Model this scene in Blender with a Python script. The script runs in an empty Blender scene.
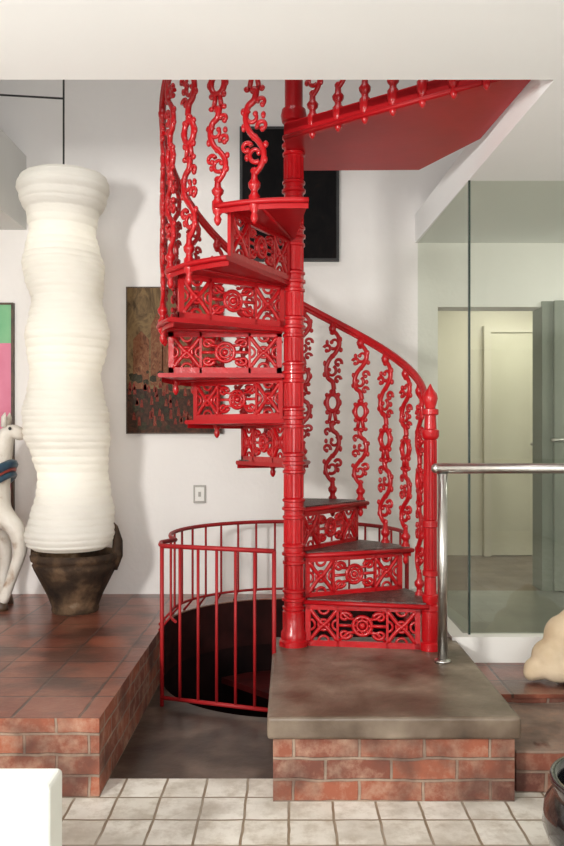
import bpy, math, random
from mathutils import Vector, Matrix
random.seed(4)
sc=bpy.context.scene
sc.view_settings.view_transform='Standard'
R=math.radians
# ------------------------------------------------------------ materials
def newmat(name):
    m=bpy.data.materials.new(name); m.use_nodes=True
    nt=m.node_tree; b=nt.nodes['Principled BSDF']; return m,nt,b
def N(nt,t,**kw):
    n=nt.nodes.new(t)
    for k,v in kw.items(): setattr(n,k,v)
    return n
def ramp(nt,stops):
    r=N(nt,'ShaderNodeValToRGB'); e=r.color_ramp.elements
    while len(e)<len(stops): e.new(0.5)
    for i,(p,c) in enumerate(stops):
        e[i].position=p; e[i].color=(*c,1)
    return r
def noise_mat(name,c1,c2,scale=6,rough=.6,bump=.1,detail=6,metal=0,coat=0,bscale=None,stops=None,spec=None):
    m,nt,b=newmat(name)
    tc=N(nt,'ShaderNodeTexCoord'); no=N(nt,'ShaderNodeTexNoise')
    no.inputs['Scale'].default_value=scale; no.inputs['Detail'].default_value=detail
    nt.links.new(tc.outputs['Object'],no.inputs['Vector'])
    rp=ramp(nt,stops or [(.35,c1),(.65,c2)])
    nt.links.new(no.outputs['Fac'],rp.inputs['Fac'])
    nt.links.new(rp.outputs['Color'],b.inputs['Base Color'])
    b.inputs['Roughness'].default_value=rough; b.inputs['Metallic'].default_value=metal
    if coat: b.inputs['Coat Weight'].default_value=coat; b.inputs['Coat Roughness'].default_value=.12
    if spec is not None: b.inputs['Specular IOR Level'].default_value=spec
    if bump:
        n2=N(nt,'ShaderNodeTexNoise'); n2.inputs['Scale'].default_value=bscale or scale*4; n2.inputs['Detail'].default_value=4
        nt.links.new(tc.outputs['Object'],n2.inputs['Vector'])
        bp=N(nt,'ShaderNodeBump'); bp.inputs['Strength'].default_value=bump; bp.inputs['Distance'].default_value=.01
        nt.links.new(n2.outputs['Fac'],bp.inputs['Height']); nt.links.new(bp.outputs['Normal'],b.inputs['Normal'])
    return m
def brick_mat(name,c1,c2,mortar,bw,rh,ms,offset=.5,top=False,rough=.7,off=(0,0),dirt=(.02,.015,.01),dirtamt=.6,bump=.5,coat=0,dark=(.05,.02,.015),darkamt=.0,wob=.012,spec=.5):
    m,nt,b=newmat(name)
    tc=N(nt,'ShaderNodeTexCoord'); sp=N(nt,'ShaderNodeSeparateXYZ'); cb=N(nt,'ShaderNodeCombineXYZ')
    nt.links.new(tc.outputs['Object'],sp.inputs[0])
    def add(a,v):
        n=N(nt,'ShaderNodeMath',operation='ADD'); nt.links.new(a,n.inputs[0])
        if isinstance(v,(int,float)): n.inputs[1].default_value=v
        else: nt.links.new(v,n.inputs[1])
        return n.outputs[0]
    if top: u,v=sp.outputs[0],sp.outputs[1]
    else: u=add(sp.outputs[0],sp.outputs[1]); v=sp.outputs[2]
    no=N(nt,'ShaderNodeTexNoise'); no.inputs['Scale'].default_value=9; nt.links.new(tc.outputs['Object'],no.inputs['Vector'])
    w=N(nt,'ShaderNodeMath',operation='MULTIPLY'); nt.links.new(no.outputs['Fac'],w.inputs[0]); w.inputs[1].default_value=wob
    u=add(add(u,off[0]-wob/2),w.outputs[0]); v=add(add(v,off[1]-wob/2),w.outputs[0])
    nt.links.new(u,cb.inputs[0]); nt.links.new(v,cb.inputs[1])
    br=N(nt,'ShaderNodeTexBrick'); br.offset=offset; br.squash=1
    br.inputs['Scale'].default_value=1; br.inputs['Brick Width'].default_value=bw; br.inputs['Row Height'].default_value=rh
    br.inputs['Mortar Size'].default_value=ms; br.inputs['Mortar Smooth'].default_value=.3
    br.inputs['Color1'].default_value=(*c1,1); br.inputs['Color2'].default_value=(*c2,1); br.inputs['Mortar'].default_value=(*mortar,1)
    nt.links.new(cb.outputs[0],br.inputs['Vector'])
    n2=N(nt,'ShaderNodeTexNoise'); n2.inputs['Scale'].default_value=14; n2.inputs['Detail'].default_value=8; n2.inputs['Roughness'].default_value=.7
    nt.links.new(tc.outputs['Object'],n2.inputs['Vector'])
    rp=ramp(nt,[(.45,(0,0,0)),(.72,(1,1,1))]); nt.links.new(n2.outputs['Fac'],rp.inputs['Fac'])
    f=N(nt,'ShaderNodeMath',operation='MULTIPLY'); nt.links.new(rp.outputs['Color'],f.inputs[0]); f.inputs[1].default_value=dirtamt
    mx=N(nt,'ShaderNodeMixRGB'); nt.links.new(f.outputs[0],mx.inputs['Fac']); nt.links.new(br.outputs['Color'],mx.inputs['Color1']); mx.inputs['Color2'].default_value=(*dirt,1)
    col=mx.outputs['Color']
    if darkamt:
        n3=N(nt,'ShaderNodeTexNoise'); n3.inputs['Scale'].default_value=5; n3.inputs['Detail'].default_value=6
        nt.links.new(tc.outputs['Object'],n3.inputs['Vector'])
        r3=ramp(nt,[(.48,(0,0,0)),(.66,(1,1,1))]); nt.links.new(n3.outputs['Fac'],r3.inputs['Fac'])
        f3=N(nt,'ShaderNodeMath',operation='MULTIPLY'); nt.links.new(r3.outputs['Color'],f3.inputs[0]); f3.inputs[1].default_value=darkamt
        m3=N(nt,'ShaderNodeMixRGB'); nt.links.new(f3.outputs[0],m3.inputs['Fac']); nt.links.new(col,m3.inputs['Color1']); m3.inputs['Color2'].default_value=(*dark,1); col=m3.outputs['Color']
    nt.links.new(col,b.inputs['Base Color'])
    b.inputs['Roughness'].default_value=rough; b.inputs['Specular IOR Level'].default_value=spec
    if coat: b.inputs['Coat Weight'].default_value=coat; b.inputs['Coat Roughness'].default_value=.25
    inv=N(nt,'ShaderNodeMath',operation='SUBTRACT'); inv.inputs[0].default_value=1; nt.links.new(br.outputs['Fac'],inv.inputs[1])
    h=N(nt,'ShaderNodeMath',operation='MULTIPLY_ADD'); nt.links.new(n2.outputs['Fac'],h.inputs[0]); h.inputs[1].default_value=.5; nt.links.new(inv.outputs[0],h.inputs[2])
    bp=N(nt,'ShaderNodeBump'); bp.inputs['Strength'].default_value=bump; bp.inputs['Distance'].default_value=.006
    nt.links.new(h.outputs[0],bp.inputs['Height']); nt.links.new(bp.outputs['Normal'],b.inputs['Normal'])
    return m
RED=noise_mat('red_enamel',(.36,.003,.006),(.48,.006,.010),scale=5,rough=.3,bump=.25,bscale=45,coat=.28,spec=.35)
REDFL=noise_mat('red_gloss_sheet',(.33,.003,.006),(.42,.005,.009),scale=3,rough=.38,bump=.08,bscale=14,coat=.0,spec=.3)
REDRAIL=noise_mat('red_matt_paint',(.26,.008,.010),(.33,.011,.013),scale=8,rough=.5,bump=.1,spec=.3)
REDDK=noise_mat('dark_red_lower',(.03,.002,.002),(.07,.004,.004),scale=8,rough=.6,bump=.2,spec=.2)  # much darker red for the treads below floor level
TREAD=noise_mat('worn_tread_iron',(.016,.011,.011),(.13,.07,.06),scale=34,rough=.35,bump=.8,bscale=90)
WALL=noise_mat('white_plaster',(.82,.795,.77),(.875,.85,.825),scale=1.2,rough=.85,bump=.2,bscale=30,spec=.2)
CEIL=noise_mat('ceiling_plaster',(.86,.87,.86),(.89,.90,.89),scale=1.0,rough=.9,bump=.05,bscale=25,spec=.1)
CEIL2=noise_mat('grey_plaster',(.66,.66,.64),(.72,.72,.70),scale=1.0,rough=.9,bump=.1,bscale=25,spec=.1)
GREYWALL=noise_mat('greygreen_plaster',(.22,.24,.20),(.27,.29,.25),scale=1.0,rough=.9,bump=.1)
CREAM=noise_mat('cream_wall',(.68,.64,.53),(.74,.70,.59),scale=1.0,rough=.8,bump=.1)
DOORM=noise_mat('cream_door_paint',(.66,.63,.50),(.72,.69,.56),scale=3,rough=.5,bump=.05)
TILE=brick_mat('white_floor_tile',(.68,.65,.58),(.80,.78,.72),(.24,.18,.12),.135,.15,.0045,offset=.0,top=True,rough=.42,dirt=(.34,.28,.20),dirtamt=.75,bump=.7,off=(.0,.02),wob=.010,dark=(.40,.36,.30),darkamt=.6)
TERRA=brick_mat('terracotta_tile',(.27,.074,.040),(.13,.035,.022),(.045,.022,.015),.215,.215,.006,offset=.0,top=True,rough=.28,dirt=(.36,.15,.09),dirtamt=.5,bump=.6,coat=.2,dark=(.05,.018,.013),darkamt=.8,off=(.02,.05))
BRICK=brick_mat('old_brick',(.34,.10,.050),(.15,.045,.028),(.27,.20,.15),.205,.0667,.005,offset=.5,rough=.75,dirt=(.46,.31,.22),dirtamt=.8,bump=1,dark=(.07,.03,.022),darkamt=.75,off=(.05,0),wob=.016)
BRICK2=brick_mat('dark_brick',(.24,.07,.04),(.12,.036,.024),(.24,.17,.13),.205,.0667,.006,offset=.5,rough=.7,dirt=(.38,.22,.15),dirtamt=.7,bump=1,dark=(.05,.02,.015),darkamt=.6,wob=.016)
CEMENT=noise_mat('polished_cement',None,None,scale=4.5,rough=.36,bump=.3,bscale=25,detail=14,stops=[(.30,(.045,.028,.018)),(.43,(.10,.068,.045)),(.52,(.145,.105,.075)),(.60,(.19,.145,.105)),(.72,(.30,.24,.18))])
CEMDK=noise_mat('dark_cement',None,None,scale=5,rough=.35,bump=.2,detail=12,stops=[(.3,(.022,.013,.009)),(.5,(.055,.037,.026)),(.7,(.14,.10,.075))])
FLGREY=noise_mat('grey_floor',(.20,.21,.19),(.27,.28,.25),scale=3,rough=.3,bump=.05)
FLBROWN=noise_mat('brown_floor',(.14,.10,.075),(.22,.17,.13),scale=5,rough=.4,bump=.05)
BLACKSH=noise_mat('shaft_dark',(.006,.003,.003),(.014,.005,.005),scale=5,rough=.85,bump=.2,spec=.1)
LINER=noise_mat('shaft_rim_dark',(.016,.005,.005),(.035,.009,.008),scale=7,rough=.8,bump=.2,spec=.1)  # dark band laid over the brick inside the shaft rim
STEEL=noise_mat('brushed_steel',(.50,.49,.46),(.6,.59,.56),scale=20,rough=.28,bump=.0,metal=1)
WHITEP=noise_mat('white_paint',(.78,.77,.73),(.84,.83,.79),scale=3,rough=.6,bump=.05)
CORD=noise_mat('black_cord',(.02,.02,.02),(.03,.03,.03),rough=.6,bump=0)
SOFA=noise_mat('white_upholstery',(.74,.76,.70),(.80,.82,.76),scale=5,rough=.8,bump=.1,bscale=200)
BLACK=noise_mat('black_lacquer',(.004,.004,.005),(.008,.008,.010),scale=3,rough=.12,bump=0,coat=1)
STONE=noise_mat('cream_stone',(.52,.40,.26),(.64,.52,.37),scale=7,rough=.7,bump=.3,spec=.2)
POT=noise_mat('weathered_clay',None,None,scale=9,rough=.75,bump=.8,bscale=30,detail=10,stops=[(.3,(.014,.010,.008)),(.5,(.05,.030,.018)),(.65,(.14,.085,.048)),(.78,(.28,.22,.16))],spec=.2)
HORSE=noise_mat('chipped_white_paint',None,None,scale=11,rough=.5,bump=.4,stops=[(.30,(.30,.18,.10)),(.43,(.62,.57,.50)),(.8,(.74,.71,.65))])
BLUE=noise_mat('blue_paint',(.01,.03,.07),(.02,.07,.10),scale=20,rough=.4)
REDP=noise_mat('carved_red_paint',(.22,.02,.015),(.3,.05,.03),scale=20,rough=.4)
PLASTIC=noise_mat('switch_plastic',(.6,.56,.46),(.65,.6,.5),rough=.4,bump=0)
SWPL=noise_mat('switch_plate',(.34,.32,.29),(.38,.36,.32),rough=.4,bump=0)
# lantern paper
PAPER,nt,b=newmat('rice_paper')
b.inputs['Base Color'].default_value=(.82,.805,.76,1); b.inputs['Roughness'].default_value=.9; b.inputs['Specular IOR Level'].default_value=.05
tr=N(nt,'ShaderNodeBsdfTranslucent'); tr.inputs['Color'].default_value=(.92,.89,.80,1)
mx=N(nt,'ShaderNodeMixShader'); mx.inputs[0].default_value=.30
nt.links.new(b.outputs[0],mx.inputs[1]); nt.links.new(tr.outputs[0],mx.inputs[2]); nt.links.new(mx.outputs[0],nt.nodes['Material Output'].inputs[0])
tc=N(nt,'ShaderNodeTexCoord'); mp=N(nt,'ShaderNodeMapping'); mp.inputs['Scale'].default_value=(1,1,3); no=N(nt,'ShaderNodeTexNoise'); no.inputs['Scale'].default_value=22; nt.links.new(tc.outputs['Object'],mp.inputs[0]); nt.links.new(mp.outputs[0],no.inputs['Vector'])
bp=N(nt,'ShaderNodeBump'); bp.inputs['Strength'].default_value=.4; bp.inputs['Distance'].default_value=.012; nt.links.new(no.outputs['Fac'],bp.inputs['Height']); nt.links.new(bp.outputs['Normal'],b.inputs['Normal'])
# glass
GLASS,nt,b=newmat('clear_glass')
t=N(nt,'ShaderNodeBsdfTransparent'); t.inputs[0].default_value=(.82,.85,.79,1)
g=N(nt,'ShaderNodeBsdfGlossy'); g.inputs['Roughness'].default_value=.02; g.inputs['Color'].default_value=(.9,.95,.92,1)
mx=N(nt,'ShaderNodeMixShader'); mx.inputs[0].default_value=.10
nt.links.new(t.outputs[0],mx.inputs[1]); nt.links.new(g.outputs[0],mx.inputs[2]); nt.links.new(mx.outputs[0],nt.nodes['Material Output'].inputs[0])
GEDGE=noise_mat('glass_edge',(.02,.035,.03),(.03,.05,.04),rough=.2,bump=0)

def painting_mat(name,stops,scale,rough=.5,dist=2,spec=.12):
    m,nt,b=newmat(name)
    tc=N(nt,'ShaderNodeTexCoord'); mp=N(nt,'ShaderNodeMapping'); mp.inputs['Scale'].default_value=(1.4,1,.9)
    nt.links.new(tc.outputs['Object'],mp.inputs[0])
    no=N(nt,'ShaderNodeTexNoise'); no.inputs['Scale'].default_value=scale; no.inputs['Detail'].default_value=8; no.inputs['Roughness'].default_value=.65; no.inputs['Distortion'].default_value=dist
    nt.links.new(mp.outputs[0],no.inputs['Vector'])
    rp=ramp(nt,stops); nt.links.new(no.outputs['Fac'],rp.inputs[0]); nt.links.new(rp.outputs[0],b.inputs['Base Color'])
    b.inputs['Roughness'].default_value=rough; b.inputs['Specular IOR Level'].default_value=spec
    return m
P1=painting_mat('old_oil_painting_sky',[(.30,(.045,.028,.012)),(.45,(.12,.075,.035)),(.58,(.20,.13,.06)),(.75,(.10,.06,.03))],7)
P1B=painting_mat('old_oil_painting_dark',[(.3,(.010,.008,.005)),(.5,(.045,.020,.011)),(.62,(.085,.030,.016)),(.75,(.13,.075,.04))],14)
P1C=painting_mat('painted_buildings',[(.3,(.07,.030,.015)),(.5,(.18,.065,.03)),(.7,(.25,.14,.07))],24)
P1D=painting_mat('painted_red_figures',[(.3,(.07,.010,.006)),(.55,(.19,.025,.014)),(.75,(.27,.16,.09))],40)
P1E=painting_mat('painted_foliage',[(.3,(.014,.013,.007)),(.6,(.045,.035,.017)),(.75,(.09,.065,.03))],26)
P2=painting_mat('black_oil_painting',[(.3,(.003,.003,.004)),(.6,(.008,.007,.007)),(.85,(.03,.012,.008))],6,spec=.06)
PINK=noise_mat('pink_paint',(.62,.19,.28),(.68,.24,.34),rough=.6,bump=.05,spec=.1)
GREEN=noise_mat('green_paint',(.18,.45,.24),(.24,.50,.28),rough=.6,bump=.05,spec=.1)
WOODF=noise_mat('frame_wood',(.05,.03,.02),(.10,.06,.035),scale=20,rough=.5,bump=.1)

# ------------------------------------------------------------ mesh builder
class B:
    def __init__(s): s.v=[]; s.f=[]; s.sm=[]; s.mi=[]
    def add(s,vs,fs,smooth=False,mi=0):
        o=len(s.v); s.v+= [tuple(v) for v in vs]
        for f in fs: s.f.append([i+o for i in f]); s.sm.append(smooth); s.mi.append(mi)
    def box(s,x0,x1,y0,y1,z0,z1,mi=0):
        s.add([(x0,y0,z0),(x1,y0,z0),(x1,y1,z0),(x0,y1,z0),(x0,y0,z1),(x1,y0,z1),(x1,y1,z1),(x0,y1,z1)],
              [(3,2,1,0),(4,5,6,7),(0,1,5,4),(1,2,6,5),(2,3,7,6),(3,0,4,7)],mi=mi)
    def prism(s,poly,z0,z1,top=0,side=0):
        n=len(poly)
        a=sum(poly[i][0]*poly[(i+1)%n][1]-poly[(i+1)%n][0]*poly[i][1] for i in range(n))
        if a<0: poly=poly[::-1]
        vs=[(x,y,z0) for x,y in poly]+[(x,y,z1) for x,y in poly]
        s.add(vs,[list(range(n,2*n))],mi=top); 
        o=len(s.v)-2*n
        s.f.append([o+i for i in range(n-1,-1,-1)]); s.sm.append(False); s.mi.append(side)
        for i in range(n):
            j=(i+1)%n; s.f.append([o+i,o+j,o+n+j,o+n+i]); s.sm.append(False); s.mi.append(side)
    def xzprism(s,poly,y0,y1,mi=0):
        n=len(poly)
        a=sum(poly[i][0]*poly[(i+1)%n][1]-poly[(i+1)%n][0]*poly[i][1] for i in range(n))
        if a<0: poly=poly[::-1]
        s.add([(x,y0,z) for x,z in poly]+[(x,y1,z) for x,z in poly],[list(range(n)),list(range(2*n-1,n-1,-1))]+[(i,n+i,n+(i+1)%n,(i+1)%n) for i in range(n)],mi=mi)
    def lathe(s,prof,c=(0,0,0),seg=24,mi=0,cap=True,wob=None):
        n=len(prof); vs=[]
        for k,(r,z) in enumerate(prof):
            for i in range(seg):
                a=2*math.pi*i/seg; rr=r; dx=dy=0
                if wob: rr,dx,dy=wob(r,z,a)
                vs.append((c[0]+dx+rr*math.cos(a),c[1]+dy+rr*math.sin(a),c[2]+z))
        fs=[(k*seg+i,k*seg+(i+1)%seg,(k+1)*seg+(i+1)%seg,(k+1)*seg+i) for k in range(n-1) for i in range(seg)]
        s.add(vs,fs,True,mi)
        if cap:
            o=len(s.v)-len(vs)
            s.f.append([o+i for i in range(seg-1,-1,-1)]); s.sm.append(False); s.mi.append(mi)
            s.f.append([o+(n-1)*seg+i for i in range(seg)]); s.sm.append(False); s.mi.append(mi)
    def tube(s,pts,r,seg=8,closed=False,mi=0,flat=1):
        pts=[Vector(p) for p in pts]; n=len(pts)
        rs=r if isinstance(r,(list,tuple)) else [r]*n
        up=None; vs=[]
        for i,p in enumerate(pts):
            if closed: t=pts[(i+1)%n]-pts[i-1]
            else: t=pts[min(i+1,n-1)]-pts[max(i-1,0)]
            t.normalize()
            if up is None:
                up=Vector((0,0,1)) if abs(t.z)<.9 else Vector((0,1,0))
            a=t.cross(up); a.normalize(); bq=a.cross(t); up=bq
            for k in range(seg):
                an=2*math.pi*k/seg
                vs.append(p+(a*math.cos(an)+bq*math.sin(an))*rs[i])
        m=n if closed else n-1
        fs=[(i*seg+k,((i+1)%n)*seg+k,((i+1)%n)*seg+(k+1)%seg,i*seg+(k+1)%seg) for i in range(m) for k in range(seg)]
        s.add(vs,fs,True,mi)
        if not closed:
            o=len(s.v)-len(vs)
            s.f.append([o+k for k in range(seg)]); s.sm.append(False); s.mi.append(mi)
            s.f.append([o+(n-1)*seg+k for k in range(seg-1,-1,-1)]); s.sm.append(False); s.mi.append(mi)
    def ball(s,c,rx,ry=None,rz=None,seg=10,ring=7,mi=0):
        ry=ry or rx; rz=rz or rx; vs=[]
        for j in range(ring+1):
            ph=math.pi*j/ring
            for i in range(seg):
                a=2*math.pi*i/seg
                vs.append((c[0]+rx*math.sin(ph)*math.cos(a),c[1]+ry*math.sin(ph)*math.sin(a),c[2]-rz*math.cos(ph)))
        fs=[(j*seg+i,j*seg+(i+1)%seg,(j+1)*seg+(i+1)%seg,(j+1)*seg+i) for j in range(ring) for i in range(seg)]
        s.add(vs,fs,True,mi)
    def mesh(s,name,mats,sharp=None):
        me=bpy.data.meshes.new(name); me.from_pydata(s.v,[],s.f)
        me.polygons.foreach_set('use_smooth',s.sm); me.polygons.foreach_set('material_index',s.mi)
        for m in (mats if isinstance(mats,(list,tuple)) else [mats]): me.materials.append(m)
        me.update()
        if sharp: me.set_sharp_from_angle(angle=R(sharp))
        return me
    def obj(s,name,mats,parent=None,bevel=0,sharp=None):
        return mk(name,s.mesh(name,mats,sharp),parent,bevel)
def mk(name,me,parent=None,bevel=0):
    o=bpy.data.objects.new(name,me); sc.collection.objects.link(o)
    if parent: o.parent=parent
    if bevel:
        md=o.modifiers.new('bevel','BEVEL'); md.width=bevel; md.segments=3; md.limit_method='ANGLE'
    return o
def empty(name,loc=(0,0,0)):
    e=bpy.data.objects.new(name,None); e.empty_display_size=.1; sc.collection.objects.link(e); e.location=loc; return e

# ------------------------------------------------------------ room shell
FLZ=.25; WY=4.57; SLZ=2.256
b=B(); b.prism([(-3.2,-3),(3,-3),(3,2.67),(-3.2,2.67)],-.08,0); b.obj('floor',TILE)
HC=(0,3.85); HR=.6
def arc(c,r,a0,a1,n=24): return [(c[0]+r*math.cos(R(a0+(a1-a0)*i/n)),c[1]+r*math.sin(R(a0+(a1-a0)*i/n))) for i in range(n+1)]
b=B(); b.prism([(-.6,2.67),(-.05,2.67)]+arc(HC,HR,265,180),-.08,0); b.obj('floor_cement_pit',CEMDK)
poly=[(-3.2,2.53),(-.6,2.53)]+arc(HC,HR,180,-25,40)+[(.6,3.5),(.70,3.5),(.70,WY),(-3.2,WY)]
b=B(); b.prism(poly,0,FLZ,0,1); b.obj('floor_terracotta_platform',[TERRA,BRICK])
e=empty('cement_stair_platform')
b=B(); b.box(-.05,.705,2.50,3.48,0,.2); b.obj('brick_base',BRICK,e)
b=B(); b.box(-.068,.722,2.48,3.50,.2,.27); b.obj('cement_slab',CEMENT,e,.01)
e=empty('brick_ledge')
b=B(); b.box(.725,3,3.02,3.43,0,.16); b.obj('upper_ledge',BRICK2,e,.006)
b=B(); b.box(.725,3,2.56,3.02,0,.135); b.obj('lower_ledge',[BRICK2],e,.006)
b=B(); b.prism([(.725,3.005),(3,3.005),(3,3.43),(.725,3.43)],.16,.175); b.obj('ledge_tile',TERRA,e)
# shaft
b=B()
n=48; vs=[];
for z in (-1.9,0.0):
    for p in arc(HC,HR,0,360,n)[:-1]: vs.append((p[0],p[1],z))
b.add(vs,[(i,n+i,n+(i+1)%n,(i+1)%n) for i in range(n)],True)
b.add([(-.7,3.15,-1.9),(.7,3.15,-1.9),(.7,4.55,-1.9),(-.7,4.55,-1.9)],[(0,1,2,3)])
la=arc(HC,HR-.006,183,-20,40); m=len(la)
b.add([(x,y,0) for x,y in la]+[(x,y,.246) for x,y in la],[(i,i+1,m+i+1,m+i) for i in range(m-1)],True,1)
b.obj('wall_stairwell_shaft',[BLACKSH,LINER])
b=B()
b.box(-3.2,.85,WY,WY+.15,0,4.6); b.box(.85,1.47,WY,WY+.15,1.89,4.6); b.box(1.47,3,WY,WY+.15,0,4.6)
b.obj('wall_back',WALL)
b=B(); b.box(-3.35,-3.2,-3,WY+.15,0,4.6); b.obj('wall_left',WALL)
b=B(); b.box(3,3.15,-3,6.2,0,4.6); b.obj('wall_right',WALL)
b=B(); b.box(.5,3,6.0,6.15,.2,2.3); b.obj('wall_corridor',CREAM)
b=B(); b.box(.45,.55,WY+.15,6.15,.2,2.3); b.obj('wall_corridor_side',CREAM)
b=B(); b.prism([(.72,3.45),(3,3.45),(3,WY),(.72,WY)],.12,.27); b.obj('floor_glass_room',FLGREY)
b=B(); b.prism([(.5,WY),(3,WY),(3,6.1),(.5,6.1)],.12,.265); b.obj('floor_corridor',FLBROWN)
d=empty('door_1')
b=B(); b.box(1.50,1.90,5.955,5.995,.27,1.93); b.obj('leaf',DOORM,d,.004)
b=B(); b.box(1.45,1.50,5.94,6.0,.265,1.98); b.box(1.90,1.95,5.94,6.0,.265,1.98); b.box(1.50,1.90,5.94,6.0,1.93,1.98); b.obj('frame',CREAM,d)
b=B(); b.tube([(1.86,5.95,1.1),(1.86,5.92,1.1),(1.79,5.92,1.1)],.012); b.obj('handle',STEEL,d)
b=B(); b.box(1.44,1.50,WY-.02,WY+.16,.27,1.92); b.obj('trim_1',GREYWALL)
d=empty('door_2')
b=B(); b.box(1.50,2.35,WY-.05,WY-.015,.275,1.92); b.obj('leaf',GREYWALL,d,.004)
b=B(); b.tube([(1.56,WY-.05,1.13),(1.56,WY-.09,1.13),(1.47,WY-.09,1.13)],.010); b.obj('handle',STEEL,d)
b=B(); b.box(-3.2,3,-3,2.5,SLZ,SLZ+.16); b.obj('ceiling_front',CEIL)
b=B(); b.prism([(.83,2.5),(3,2.5),(3,6.15),(.5,6.15),(.5,WY+.15),(.72,WY+.15),(.72,WY)],SLZ,SLZ+.16); b.obj('ceiling_right',[CEIL])
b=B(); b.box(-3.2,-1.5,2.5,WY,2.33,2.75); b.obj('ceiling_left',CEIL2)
b=B(); b.box(-3.2,3,-3,WY+.15,4.6,4.75); b.obj('ceiling_upper',CEIL)
b=B(); b.box(.70,3,3.43,3.50,.175,.285); b.box(.70,.76,3.50,WY,.25,.285); b.obj('trim_glass_curb',WHITEP)
g=empty('glass_partition')
b=B(); b.add([(.735,WY-.002,.286),(.78,3.48,.286),(.78,3.48,SLZ),(.735,WY-.002,SLZ)],[(0,1,2,3)]); b.obj('side_pane',GLASS,g)
b=B(); b.add([(.785,3.475,.286),(2.99,3.475,.286),(2.99,3.475,SLZ),(.785,3.475,SLZ)],[(0,1,2,3)]); b.obj('front_pane',GLASS,g)
b=B(); b.box(.778,.787,3.469,3.481,.286,SLZ); b.obj('corner_edge',GEDGE,g)

# ------------------------------------------------------------ spiral staircase
CX,CY=.02,3.36
st=empty('spiral_staircase')
RISE=.19; Z0=.27; STEP=31.4; A0=-8; TR=.56
def ang(n): return A0+STEP*(n-1)
def tz(n): return Z0+RISE*n
prof=[(.062,Z0),(.062,Z0+.02),(.054,Z0+.028),(.054,Z0+.055),(.047,Z0+.065),(.047,Z0+.14)]
col=[]
for k in range(1,12):
    zt=Z0+RISE*k
    col+=[(.040,zt-.042),(.047,zt-.038),(.047,zt-.028),(.041,zt-.024),(.041,zt-.006),(.050,zt-.002),(.050,zt+.008),(.042,zt+.012),(.042,zt+.03),(.048,zt+.034),(.048,zt+.042),(.038,zt+.05),(.038,zt+.09)]
col+=[(.038,2.44),(.038,2.46),(.05,2.465),(.055,2.49),(.05,2.515),(.038,2.52),(.038,2.9),(.05,2.92),(.05,2.95),(.036,2.97),(.036,3.3),(.05,3.32),(.02,3.36),(.035,3.4),(.002,3.45)]
b=B(); b.lathe(prof+col,(CX,CY,0),32); b.lathe([(.04,-1.89),(.04,Z0)],(CX,CY,0),16)
for k in range(14):
    a=2*math.pi*k/14
    for n_ in range(1,11):
        zt=Z0+RISE*n_
        b.tube([(CX+.038*math.cos(a),CY+.038*math.sin(a),zt+.05),(CX+.038*math.cos(a),CY+.038*math.sin(a),zt+RISE-.043)],.0045,5)
b.obj('column',RED,st,sharp=35)
NT=9
for n_ in range(1,NT+1):
    a0,a1=ang(n_)-4,ang(n_+1)+1.5
    if n_==NT: a1=275
    pl=[(CX+.03*math.cos(R(a0)),CY+.03*math.sin(R(a0)))]+arc((CX,CY),TR,a0,a1,14)+[(CX+.03*math.cos(R(a1)),CY+.03*math.sin(R(a1)))]
    zt=tz(n_); b=B(); b.prism(pl,zt-.018,zt)
    b.tube([(CX+r*math.cos(R(a0)),CY+r*math.sin(R(a0)),zt-.009) for r in (.045,.3,TR)],.010,8)
    b.tube([(x,y,zt-.009) for x,y in arc((CX,CY),TR,a0,a1,14)],.010,8)
    pts=arc((CX,CY),TR-.008,a0,a1,14); m=len(pts)
    b.add([(x,y,zt-.036) for x,y in pts]+[(x,y,zt-.01) for x,y in pts],[(i,i+1,m+i+1,m+i) for i in range(m-1)],True)
    am=(a0+a1)/2
    b.tube([(CX+r*math.cos(R(am)),CY+r*math.sin(R(am)),zt-.02) for r in (.05,.54)],.007,6)
    b.obj(f'tread_{n_}',REDFL,st)
    if n_<=4:
        pl=[(CX+.06*math.cos(R(a0)),CY+.06*math.sin(R(a0)))]+arc((CX,CY),TR-.012,a0+.6,a1-.6,14)+[(CX+.06*math.cos(R(a1)),CY+.06*math.sin(R(a1)))]
        b=B(); b.prism(pl,zt+.0005,zt+.006); b.obj(f'tread_plate_{n_}',TREAD,st)
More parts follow.
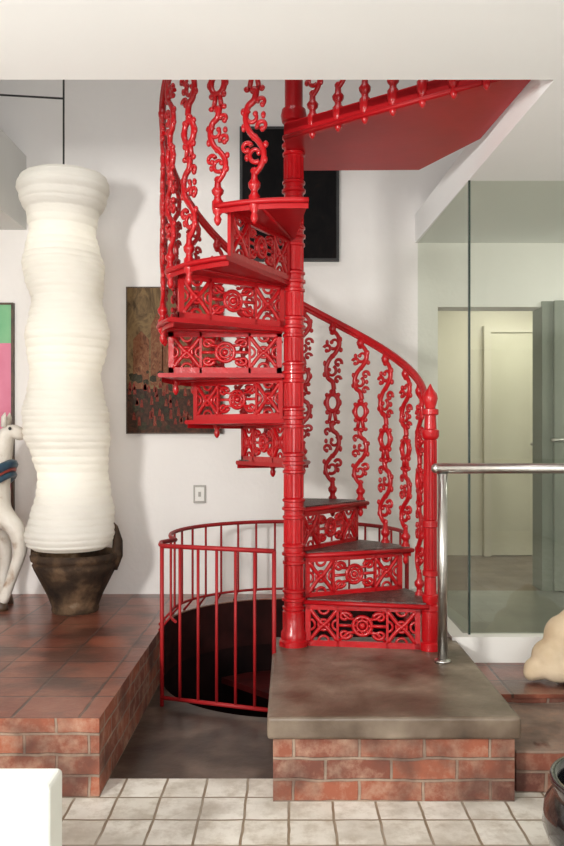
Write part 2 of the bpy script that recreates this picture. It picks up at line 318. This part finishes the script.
def riser_mesh():
    b=B(); u0,u1=.05,.525; h0,h1=.0,RISE-.018; T=.007
    b.box(u0,u1,-T,T,h0,h0+.024); b.box(u0,u1,-T,T,h1-.020,h1)
    b.box(u0,u0+.022,-T,T,h0,h1); b.box(u1-.022,u1,-T,T,h0,h1)
    for u in (.185,.390): b.box(u-.005,u+.005,-T,T,h0,h1)
    zl,zh=h0+.02,h1-.016; zc=(zl+zh)/2
    def ring(u,z,r,t,n=20): b.tube([(u+r*math.cos(2*math.pi*i/n),0,z+r*math.sin(2*math.pi*i/n)) for i in range(n)],t,6,closed=True)
    hh=(zh-zl)/2
    for (ua,ub) in ((u0+.018,.185),(.390,u1-.018)):
        uc=(ua+ub)/2; w=(ub-ua)/2
        for sx in (-1,1):
            pts=[]
            for i in range(13):
                t=-1+2*i/12; pts.append((uc+sx*w*t, 0, zc+hh*(abs(t)**1.25)*(1 if t>0 else -1)))
            b.tube(pts,.0095,6)
        ring(uc,zc,.022,.0065); b.ball((uc,0,zc),.012,.012,.012)
        for sx,sz in ((0,1),(0,-1),(1,0),(-1,0)):
            cx=uc+sx*w; cz=zc+sz*hh; pts=[]
            a=math.atan2(-sz,-sx)
            for i in range(11):
                t=a-math.pi/2+math.pi*i/10; pts.append((cx+.022*math.cos(t),0,cz+.022*math.sin(t)))
            b.tube(pts,.006,6)
    uc=(.18+.395)/2
    ring(uc,zc,.038,.0085,28); ring(uc,zc,.022,.006); b.ball((uc,0,zc),.014,.014,.014)
    for k in range(8):
        a=2*math.pi*k/8; b.ball((uc+.030*math.cos(a),0,zc+.030*math.sin(a)),.006,.008,.006,6,4)
    for sx in (-1,1):
        for sz in (-1,1):
            pts=[]
            for i in range(16):
                t=i/15; a=math.pi*1.9*t; r=.026*(1-.6*t)
                pts.append((uc+sx*(.072-r*math.cos(a)*1.0),0,zc+sz*(.036+r*math.sin(a)*.8)))
            b.tube(pts,[.009-.003*i/15 for i in range(16)],6)
            b.tube([(uc+sx*.026,0,zc+sz*.027),(uc+sx*.06,0,zc+sz*.03),(uc+sx*.10,0,zc+sz*hh)],.007,6)
        b.tube([(uc+sx*.038,0,zc),(uc+sx*.102,0,zc)],.007,6)
    return b.mesh('riser_panel',[RED])
RM=riser_mesh()
for n_ in range(1,NT+1):
    o=mk(f'riser_{n_}',RM,st); o.location=(CX,CY,tz(n_-1)); o.rotation_euler=(0,0,R(ang(n_)))
# baluster: flat cast scrollwork panel with keyhole loops (unit height 0.8)
def baluster_mesh():
    b=B()
    b.lathe([(.004,-.075),(.011,-.065),(.014,-.052),(.009,-.04),(.017,-.03),(.02,-.015),(.02,.012),(.013,.02),(.012,.03),(.020,.04),(.022,.052),(.012,.065),(.010,.09)],seg=10)
    def C(cx,cz,r,a0,a1,t0=.0085,t1=.006,shr=.5,n=16,ball=.010):
        pts=[];rs=[]
        for i in range(n):
            t=i/(n-1); a=R(a0+(a1-a0)*t); rr=r*(1-shr*t*t)
            pts.append((cx+rr*math.cos(a),0,cz+rr*math.sin(a))); rs.append(t0+(t1-t0)*t)
        b.tube(pts,rs,7); b.ball(pts[-1],ball,.009,ball,7,5)
    def P(pts,r0,r1=None):
        r1=r1 or r0; n=len(pts); b.tube([(x,0,z) for x,z in pts],[r0+(r1-r0)*i/(n-1) for i in range(n)],7)
    def sm(keys,n=18):
        out=[]; K=[keys[0]]+keys+[keys[-1]]
        for i in range(1,len(K)-2):
            for j in range(5):
                t=j/5; q=[]
                for c in (0,1):
                    p0,p1,p2,p3=K[i-1][c],K[i][c],K[i+1][c],K[i+2][c]
                    q.append(.5*(2*p1+(p2-p0)*t+(2*p0-5*p1+4*p2-p3)*t*t+(3*p1-p0-3*p2+p3)*t**3))
                out.append(tuple(q))
        out.append(keys[-1]); return out
    for (zb,s,sz) in ((.08,1,1),(.765,-1,-1)):
        f=lambda L:[(s*x,zb+sz*z) for x,z in L]
        P(sm(f([(0,0),(.026,.03),(.033,.07),(.013,.105),(-.016,.135),(-.031,.175),(-.023,.215),(0,.235),(.007,.27)])),.0095,.0115)
        for (cx,cz,r,a0,a1) in ((.006,.062,.024,-60,-330),(-.026,.085,.017,20,290),(-.006,.185,.023,120,390),(.027,.150,.017,200,-80),(.025,.225,.015,180,-60)):
            if s*sz<0 and s<0: b_a0,b_a1=a0+180,a1+180
            else: b_a0,b_a1=a0,a1
            C(s*cx,zb+sz*cz,r,b_a0,b_a1)
        for (cx,cz,rx,rz) in ((.038,.045,.009,.014),(.040,.092,.010,.012),(-.038,.150,.009,.014),(-.039,.2,.010,.013),(-.026,.055,.009,.012),(.032,.185,.009,.012),(0,.118,.014,.012),(0,.012,.015,.012)):
            b.ball((s*cx,0,zb+sz*cz),rx,.009,rz,7,5)
    n=24
    b.tube([(.028*math.cos(2*math.pi*i/n),0,.437+.038*math.sin(2*math.pi*i/n)) for i in range(n)],.011,8,closed=True)
    P([(-.016,.41),(-.010,.385),(-.016,.355)],.009); P([(.016,.41),(.010,.385),(.016,.355)],.009)
    for s in (-1,1):
        b.ball((s*.036,0,.437),.009,.009,.016,7,5); b.ball((s*.027,0,.472),.011,.009,.011,7,5); b.ball((s*.025,0,.395),.012,.009,.012,7,5); b.ball((s*.026,0,.35),.012,.009,.010,7,5)
    b.ball((0,0,.487),.017,.012,.013,8,6); b.ball((0,0,.345),.018,.012,.013,8,6)
    b.lathe([(.010,.75),(.017,.762),(.019,.775),(.013,.785),(.013,.80)],seg=10)
    return b.mesh('baluster',[RED])
BM=baluster_mesh()
def railz(a):
    return 1.30+.0053*(a+8) if a<90 else 1.82+.0065*(a-90)
k=0
RB=.545
def put_bal(x,y,z,top,rot,sx=1.05):
    global k; k+=1
    o=mk(f'baluster_{k}',BM,st); o.location=(x,y,z); o.rotation_euler=(0,0,rot); o.scale=(sx,1,(top-z)/.80)
for n_ in range(1,NT+1):
    for da in (1,16.7):
        if n_==1 and da==1: continue
        a=ang(n_)+da; a-=.0165*a+.8
        put_bal(CX+RB*math.cos(R(a)),CY+RB*math.sin(R(a)),tz(n_),railz(a)-.01,R(a+90))
for i in range(7):
    t=i/6; x=.09*(1-t)+.65*t; y=3.06*(1-t)+2.63*t
    put_bal(x,y,2.36,3.2,R(-37))
pts=[]
for i in range(140):
    a=-8+(284+8)*i/139
    pts.append((CX+RB*math.cos(R(a)),CY+RB*math.sin(R(a)),railz(a)))
pts+= [(.25,2.92,3.18),(.45,2.78,3.21),(.66,2.62,3.21),(.9,2.44,3.21)]
b=B(); b.tube(pts,.0145,10); b.tube([(p[0],p[1],p[2]-.018) for p in pts],.010,8); b.obj('handrail',RED,st)
nx,ny=CX+.565*math.cos(R(-8)),CY+.565*math.sin(R(-8))
np_=[(.04,0),(.04,.03),(.032,.035),(.036,.045),(.036,.16),(.04,.165),(.04,.185),(.028,.19),(.034,.21),(.034,.225),(.026,.23),(.024,.30),(.032,.305),(.032,.325),(.024,.33),(.024,.5),(.034,.505),(.034,.53),(.024,.535),(.023,.86),(.03,.865),(.036,.875),(.036,.9),(.026,.905),(.023,.96),(.034,.965),(.034,.985),(.02,.99),(.026,1.01),(.031,1.03),(.027,1.05),(.012,1.07),(.002,1.09)]
b=B(); b.lathe(np_,(nx,ny,Z0),20)
for k2 in range(10):
    a=2*math.pi*k2/10
    for z0_,z1_ in ((.33,.50),(.535,.86)):
        b.tube([(nx+.024*math.cos(a),ny+.024*math.sin(a),Z0+z0_),(nx+.023*math.cos(a),ny+.023*math.sin(a),Z0+z1_)],.0045,5)
b.obj('newel_post',RED,st,sharp=35)
pl=[(-.02,3.12),(.72,2.58),(.815,2.62),(.765,3.20),(.58,3.57),(0,3.58)]
b=B(); b.prism(pl,2.335,2.36)
b.prism([(-.02,3.12),(.72,2.58),(.735,2.60),(-.01,3.145)],2.30,2.365)
b.tube([(-.02,3.12,2.31),(.72,2.58,2.31)],.009)
b.obj('landing',REDFL,st)
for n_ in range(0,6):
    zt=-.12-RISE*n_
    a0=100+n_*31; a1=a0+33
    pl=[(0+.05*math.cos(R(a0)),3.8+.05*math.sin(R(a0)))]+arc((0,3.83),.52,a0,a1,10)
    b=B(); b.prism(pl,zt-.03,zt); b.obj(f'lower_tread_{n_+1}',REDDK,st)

# ------------------------------------------------------------ guard railing
gr=empty('stairwell_guard_railing')
RA=.565
front=[(-.06,3.235),(-.54,3.40)]
arcp=arc((0,3.85),RA,205,-20,50)
b=B()
b.tube([(x,y,.68) for x,y in front]+[(-.555,3.45,.68),(-.562,3.52,.68)]+[(x,y,.68) for x,y in arcp],.010,8)
b.tube([(x,y,.035) for x,y in front],.009,8)
b.tube([(x,y,.31) for x,y in arcp],.007,8)
b.obj('rails',REDRAIL,gr)
b=B()
for i in range(7):
    t=i/6; x=front[0][0]*(1-t)+front[1][0]*t; y=front[0][1]*(1-t)+front[1][1]*t
    b.tube([(x,y,.0 if i in(0,6) else .035),(x,y,.68)],.0065 if i not in(0,6) else .009,7)
for i in range(1,21):
    a=205-225*i/21
    x,y=RA*math.cos(R(a)),3.85+RA*math.sin(R(a))
    x2,y2=.62*math.cos(R(a)),3.85+.62*math.sin(R(a))
    b.tube([(x2,y2,.25),(x,y,.31),(x,y,.68)],.006,7)
b.obj('bars',REDRAIL,gr)

e=empty('steel_handrail')
b=B(); b.tube([(.595,3.1,.275),(.595,3.1,1.0)],.019,16); b.lathe([(.032,.27),(.032,.278),(.02,.282)],(.595,3.1,0),16)
b.tube([(.57,3.1,1.02),(2.2,3.1,1.02)],.020,16); b.ball((.57,3.1,1.02),.020)
b.tube([(2.2,3.1,.175),(2.2,3.1,1.02)],.019,16)
b.obj('tube',STEEL,e)

# ------------------------------------------------------------ paper lantern
LX,LY=-1.155,4.1
pl=empty('paper_lantern')
keys=[(168,38),(172,43),(180,45),(192,42),(210,34),(225,32),(242,36),(258,40),(275,38),(295,34),(312,37),(330,41),(348,38),(370,34),(388,37),(410,42),(432,42),(455,37),(472,34),(490,36),(515,41),(534,44),(543,42),(548,36)]
def prof_r(t):
    py=548-380*t
    for (a,ra),(c,rc) in zip(keys,keys[1:]):
        if a<=py<=c:
            u=(py-a)/(c-a); u=u*u*(3-2*u); return (ra+(rc-ra)*u)/199
    return keys[0][1]/199
prof=[]
NR=54; M=NR*8
for i in range(M+1):
    t=i/M; z=.576+1.90*t; rib=abs(math.sin(math.pi*(NR*t+.45*math.sin(17*t))))**.5*.0065
    prof.append((prof_r(t)+rib,z))
def wob(r,z,a):
    t=(z-.576)/1.90
    return r*(1+.018*math.sin(3*a+z*9)+.010*math.sin(5*a-z*14)+.006*math.sin(9*a+z*40)), .045*(1-t)**1.5+.014*math.sin(z*7.5+1), .008*math.cos(z*6)
b=B(); b.lathe(prof,(LX,LY,0),64,cap=False,wob=wob); b.obj('paper_shade',PAPER,pl)
b=B()
b.tube([(LX+.15*math.cos(2*math.pi*i/24),LY+.15*math.sin(2*math.pi*i/24),2.47) for i in range(24)],.004,5,closed=True)
b.tube([(LX-.15,LY,2.47),(LX+.15,LY,2.47)],.004,5)
b.tube([(LX,LY,2.47),(LX,LY,4.6)],.005,6)
b.obj('cord',CORD,pl)
b=B(); b.tube([(LX-.005,LY,2.88),(-1.5,LY,2.90),(-2.2,LY,2.94),(-3.2,LY,2.93)],.005,6); b.obj('hanging_cable',CORD)
for z in (.95,1.55,2.15):
    l=bpy.data.lights.new('lantern_fill','POINT'); l.energy=1.0; l.shadow_soft_size=.05; l.color=(1,.94,.82)  # added weak points that brighten the paper from inside
    o=bpy.data.objects.new('lantern_fill',l); sc.collection.objects.link(o); o.location=(LX,LY,z); o.parent=pl
# ------------------------------------------------------------ clay pot
e=empty('clay_pot')
PX=LX+.055
b=B()
pp=[(.115,0),(.12,.015),(.118,.03),(.14,.09),(.175,.16),(.205,.22),(.215,.245),(.208,.258),(.222,.268),(.226,.29),(.215,.305),(.195,.30),(.19,.27),(.18,.22),(.1,.08),(.0,.06)]
b.lathe(pp,(PX,LY+.02,FLZ),36,cap=False); b.lathe([(.0,0),(.115,0)],(PX,LY+.02,FLZ),36,cap=False)
b.obj('bowl',POT,e)
b=B()
b.tube([(PX+.19,LY+.02,FLZ+.22),(PX+.215,LY+.02,FLZ+.29),(PX+.218,LY+.02,FLZ+.36),(PX+.20,LY+.02,FLZ+.43),(PX+.175,LY+.02,FLZ+.47)],[.028,.03,.026,.02,.008],10)
b.tube([(PX-.19,LY+.06,FLZ+.22),(PX-.215,LY+.06,FLZ+.29),(PX-.215,LY+.06,FLZ+.36),(PX-.20,LY+.06,FLZ+.43),(PX-.18,LY+.06,FLZ+.46)],[.028,.03,.026,.02,.008],10)
b.obj('ears',POT,e)
# ------------------------------------------------------------ wooden carousel horse
hs=empty('carved_wooden_horse')
def skin(name,verts,edges,radii,mat,parent,sub=2,root=0):
    me=bpy.data.meshes.new(name); me.from_pydata(verts,edges,[]); me.materials.append(mat)
    o=mk(name,me,parent)
    bpy.context.view_layer.objects.active=o
    o.modifiers.new('skin','SKIN'); 
    for i,r in enumerate(radii):
        r=r if isinstance(r,tuple) else (r,r)
        me.skin_vertices[0].data[i].radius=r
    me.skin_vertices[0].data[root].use_root=True
    s=o.modifiers.new('sub','SUBSURF'); s.levels=sub; s.render_levels=sub
    o.modifiers['skin'].use_smooth_shade=True
    return o
HY=4.22
V=[(-1.80,HY,.82),(-1.58,HY,.80),(-2.05,HY,.83),(-1.53,HY,.93),(-1.50,HY,1.07),(-1.47,HY,1.17),(-1.42,HY,1.18),(-1.37,HY,1.14),
 (-1.48,HY-.07,.74),(-1.395,HY-.08,.69),(-1.365,HY-.08,.56),(-1.42,HY-.08,.40),(-1.47,HY-.08,.28),
 (-1.56,HY+.08,.68),(-1.50,HY+.09,.52),(-1.52,HY+.09,.36),(-1.50,HY+.09,.27),
 (-2.05,HY-.08,.70),(-2.00,HY-.09,.58),(-2.12,HY-.09,.45),(-2.08,HY-.09,.27),
 (-2.07,HY+.08,.70),(-2.03,HY+.09,.58),(-2.15,HY+.09,.45),(-2.11,HY+.09,.27),
 (-2.2,HY,.80),(-2.28,HY,.62),(-2.30,HY,.45)]
E=[(0,1),(0,2),(1,3),(3,4),(4,5),(5,6),(6,7),(1,8),(8,9),(9,10),(10,11),(11,12),(1,13),(13,14),(14,15),(15,16),(2,17),(17,18),(18,19),(19,20),(2,21),(21,22),(22,23),(23,24),(2,25),(25,26),(26,27)]
Rr=[.12,.125,.12,.085,.065,.055,.045,.033,.065,.052,.036,.028,.034,.06,.036,.024,.032,.07,.045,.026,.032,.07,.045,.026,.032,.035,.04,.012]
V=[(x-.02,y,z) for x,y,z in V]
skin('body',V,E,Rr,HORSE,hs)
b=B()
for s in (-1,1): b.tube([(-1.495,HY+s*.03,1.20),(-1.49,HY+s*.04,1.25),(-1.485,HY+s*.035,1.275)],[.016,.014,.002],7)
b.obj('ears',HORSE,hs)
b=B()
b.tube([(-1.53+.07*math.cos(a),HY+.105*math.sin(a),.955+.05*math.cos(a)) for a in [2*math.pi*i/24 for i in range(24)]],.024,8,closed=True)
b.tube([(-1.53+.07*math.cos(a),HY+.105*math.sin(a),.90+.05*math.cos(a)) for a in [2*math.pi*i/24 for i in range(24)]],.018,8,closed=True)
b.obj('breast_collar',BLUE,hs)
b=B(); b.ball((-1.80,HY,.92),.15,.135,.06,16,10)
b.tube([(-1.53+.075*math.cos(a),HY+.11*math.sin(a),.928+.05*math.cos(a)) for a in [2*math.pi*i/24 for i in range(24)]],.010,8,closed=True)
b.obj('saddle',REDP,hs)
b=B()
for s in (-1,1): b.ball((-1.455,HY+s*.05,1.19),.009,.007,.009,8,6)
b.obj('eyes',CORD,hs)
b=B()
for (x,y) in ((-1.49,HY-.08),(-1.52,HY+.09),(-2.10,HY-.09),(-2.13,HY+.09)):
    b.lathe([(.036,0),(.034,.02),(.026,.05)],(x,y,.25),12)
b.obj('hooves',WOODF,hs)
# ------------------------------------------------------------ paintings
def painting(name,x0,x1,z0,z1,mats,splits=None,frame=WOODF,fw=.012,dep=.03):
    e=empty(name); y=WY
    if not splits: splits=[(z0,z1,mats)]
    for i,(a,c,m) in enumerate(splits):
        b=B(); b.box(x0+fw,x1-fw,y-dep+.004,y-.001,max(a,z0+fw),min(c,z1-fw)); b.obj(f'canvas_{i+1}',m,e)
    b=B(); b.box(x0,x0+fw,y-dep,y-.001,z0,z1); b.box(x1-fw,x1,y-dep,y-.001,z0,z1); b.box(x0+fw,x1-fw,y-dep,y-.001,z0,z0+fw); b.box(x0+fw,x1-fw,y-dep,y-.001,z1-fw,z1); b.obj('frame',frame,e)
    return e
painting('abstract_painting',-2.5,-1.566,.72,1.91,None,[(.73,1.68,PINK),(1.68,1.90,GREEN)])
pe=painting('old_oil_painting',-.925,-.375,1.165,2.0,None,[(1.17,1.42,P1B),(1.42,2.0,P1)],fw=.006)
ya,yb=WY-.0275,WY-.0262
b=B()
for (x,w,z,h,roof) in ((-.84,.09,1.52,.18,.05),(-.75,.07,1.54,.24,.07),(-.67,.10,1.50,.16,.04),(-.57,.06,1.56,.28,.08),(-.50,.09,1.5,.17,.05),(-.42,.06,1.54,.14,.06)):
    b.xzprism([(x-w/2,z-.1),(x+w/2,z-.1),(x+w/2,z+h),(x,z+h+roof),(x-w/2,z+h)],ya,yb)
b.obj('painted_town',P1C,pe)
b=B()
for i in range(80):
    x=random.uniform(-.90,-.40); z=random.choice([random.uniform(1.20,1.36),random.uniform(1.36,1.52)])
    r=random.uniform(.010,.026); q=[(x+r*random.uniform(.7,1.2)*math.cos(t*.9),z+r*random.uniform(.7,1.2)*math.sin(t*.9)) for t in range(7)]
    b.xzprism(q,ya-.0006-i*.00001,yb)
b.obj('painted_trees',P1E,pe)
b=B()
for i in range(60):
    x=-.905+.51*i/60+random.uniform(-.01,.01); z=random.choice([1.40,1.34,1.24])+random.uniform(-.03,.03); h=random.uniform(.02,.05)
    b.xzprism([(x-.010,z),(x+.010,z),(x+.006,z+h),(x,z+h+.010),(x-.006,z+h)],ya-.0018,yb)
b.obj('painted_figures',P1D,pe)
painting('black_oil_painting',-.28,.285,2.147,2.91,P2,frame=CORD,fw=.015)
e=empty('light_switch')
b=B(); b.box(-.545,-.473,WY-.01,WY-.001,.77,.873); b.obj('plate',SWPL,e,.003)
b=B(); b.box(-.535,-.483,WY-.016,WY-.01,.782,.861); b.obj('face',WHITEP,e,.002)
b=B(); b.box(-.516,-.502,WY-.024,WY-.016,.808,.835); b.obj('toggle',SWPL,e)
# ------------------------------------------------------------ low white chair
o=empty('low_white_chair')
b=B(); b.box(-1.25,-.53,1.77,1.88,.06,.362); b.obj('backrest',SOFA,o,.012)
b=B(); b.box(-1.25,-.53,1.2,1.765,.08,.2); b.obj('seat',SOFA,o,.02)
b=B()
for x in(-1.2,-.58):
    for y in (1.25,1.82): b.lathe([(.018,0),(.022,.08)],(x,y,0),10)
b.obj('feet',CORD,o)
o=empty('black_lacquer_urn')
b=B(); b.lathe([(r,z*.80) for r,z in [(.10,0),(.11,.01),(.15,.05),(.205,.12),(.225,.19),(.22,.25),(.20,.29),(.195,.31),(.207,.33),(.205,.345),(.19,.345),(.18,.31),(.2,.22),(.1,.06),(0,.04)]],(.868,2.0,0),48,cap=False); b.obj('body',BLACK,o)
# stone sculpture
o=empty('stone_sculpture')
b=B(); SY=3.2
for (x,y,z,rx,ry,rz) in ((1.09,SY,.34,.07,.08,.09),(1.12,SY,.40,.045,.05,.055),(1.04,SY-.02,.27,.075,.08,.07),(.985,SY-.03,.225,.055,.05,.045),(.955,SY-.04,.21,.03,.035,.03),(1.17,SY,.29,.11,.1,.11),(1.27,SY,.26,.09,.09,.085),(1.06,SY-.07,.23,.08,.04,.05),(1.2,SY,.21,.13,.08,.035)):
    b.ball((x,y,z),rx,ry,rz,16,12)
fo=b.obj('figure',STONE,o)
rm=fo.modifiers.new('r','REMESH'); rm.mode='VOXEL'; rm.voxel_size=.008; rm.use_smooth_shade=True
sm=fo.modifiers.new('s','SMOOTH'); sm.iterations=5; sm.factor=.5

# ------------------------------------------------------------ lights
def area(name,loc,target,size,power,color=(1,1,1),sy=None):
    l=bpy.data.lights.new(name,'AREA'); l.energy=power; l.size=size; l.color=color
    if sy: l.shape='RECTANGLE'; l.size_y=sy
    ob=bpy.data.objects.new(name,l); sc.collection.objects.link(ob); ob.location=loc
    ob.rotation_euler=(Vector(target)-Vector(loc)).to_track_quat('-Z','Y').to_euler(); return ob
area('flash_light',(-1.75,-.3,1.65),(.1,4.0,1.4),.4,100,(1,.975,.935))
area('room_fill',(1.0,-2.2,1.5),(.2,4,1.2),1.8,38,(1,.98,.945))  # added wide fill from behind the camera
area('ceiling_fill',(0,-.9,.9),(0,.9,2.25),1.2,37,(1,1,.99))  # added lamp aimed upward to brighten the front ceiling
area('upper_daylight_fill',(-.4,2.0,4.4),(-.2,4.3,2.4),1.6,32,(1,.98,.96))  # added area light below the upper ceiling, stands in for daylight
area('glass_room_fill',(2.1,4.0,2.2),(1.6,4.3,.3),.5,8,(1,1,.93))  # added unseen lamp to lift the space behind the glass
area('corridor_fill',(1.6,5.3,2.2),(1.5,5.6,.3),.5,11,(1,.98,.88))  # added unseen lamp so the corridor is not dark
w=bpy.data.worlds.new('world'); sc.world=w; w.use_nodes=True
w.node_tree.nodes['Background'].inputs[0].default_value=(1,.99,.97,1); w.node_tree.nodes['Background'].inputs[1].default_value=.22
# ------------------------------------------------------------ camera
cd=bpy.data.cameras.new('camera'); cam=bpy.data.objects.new('camera',cd); sc.collection.objects.link(cam)
cam.location=(0,0,1.13); cam.rotation_euler=(R(90),0,0)
cd.lens=800*36/846; cd.sensor_width=36; cd.shift_x=-7/846; cd.shift_y=17/846; cd.clip_start=.05
sc.camera=cam
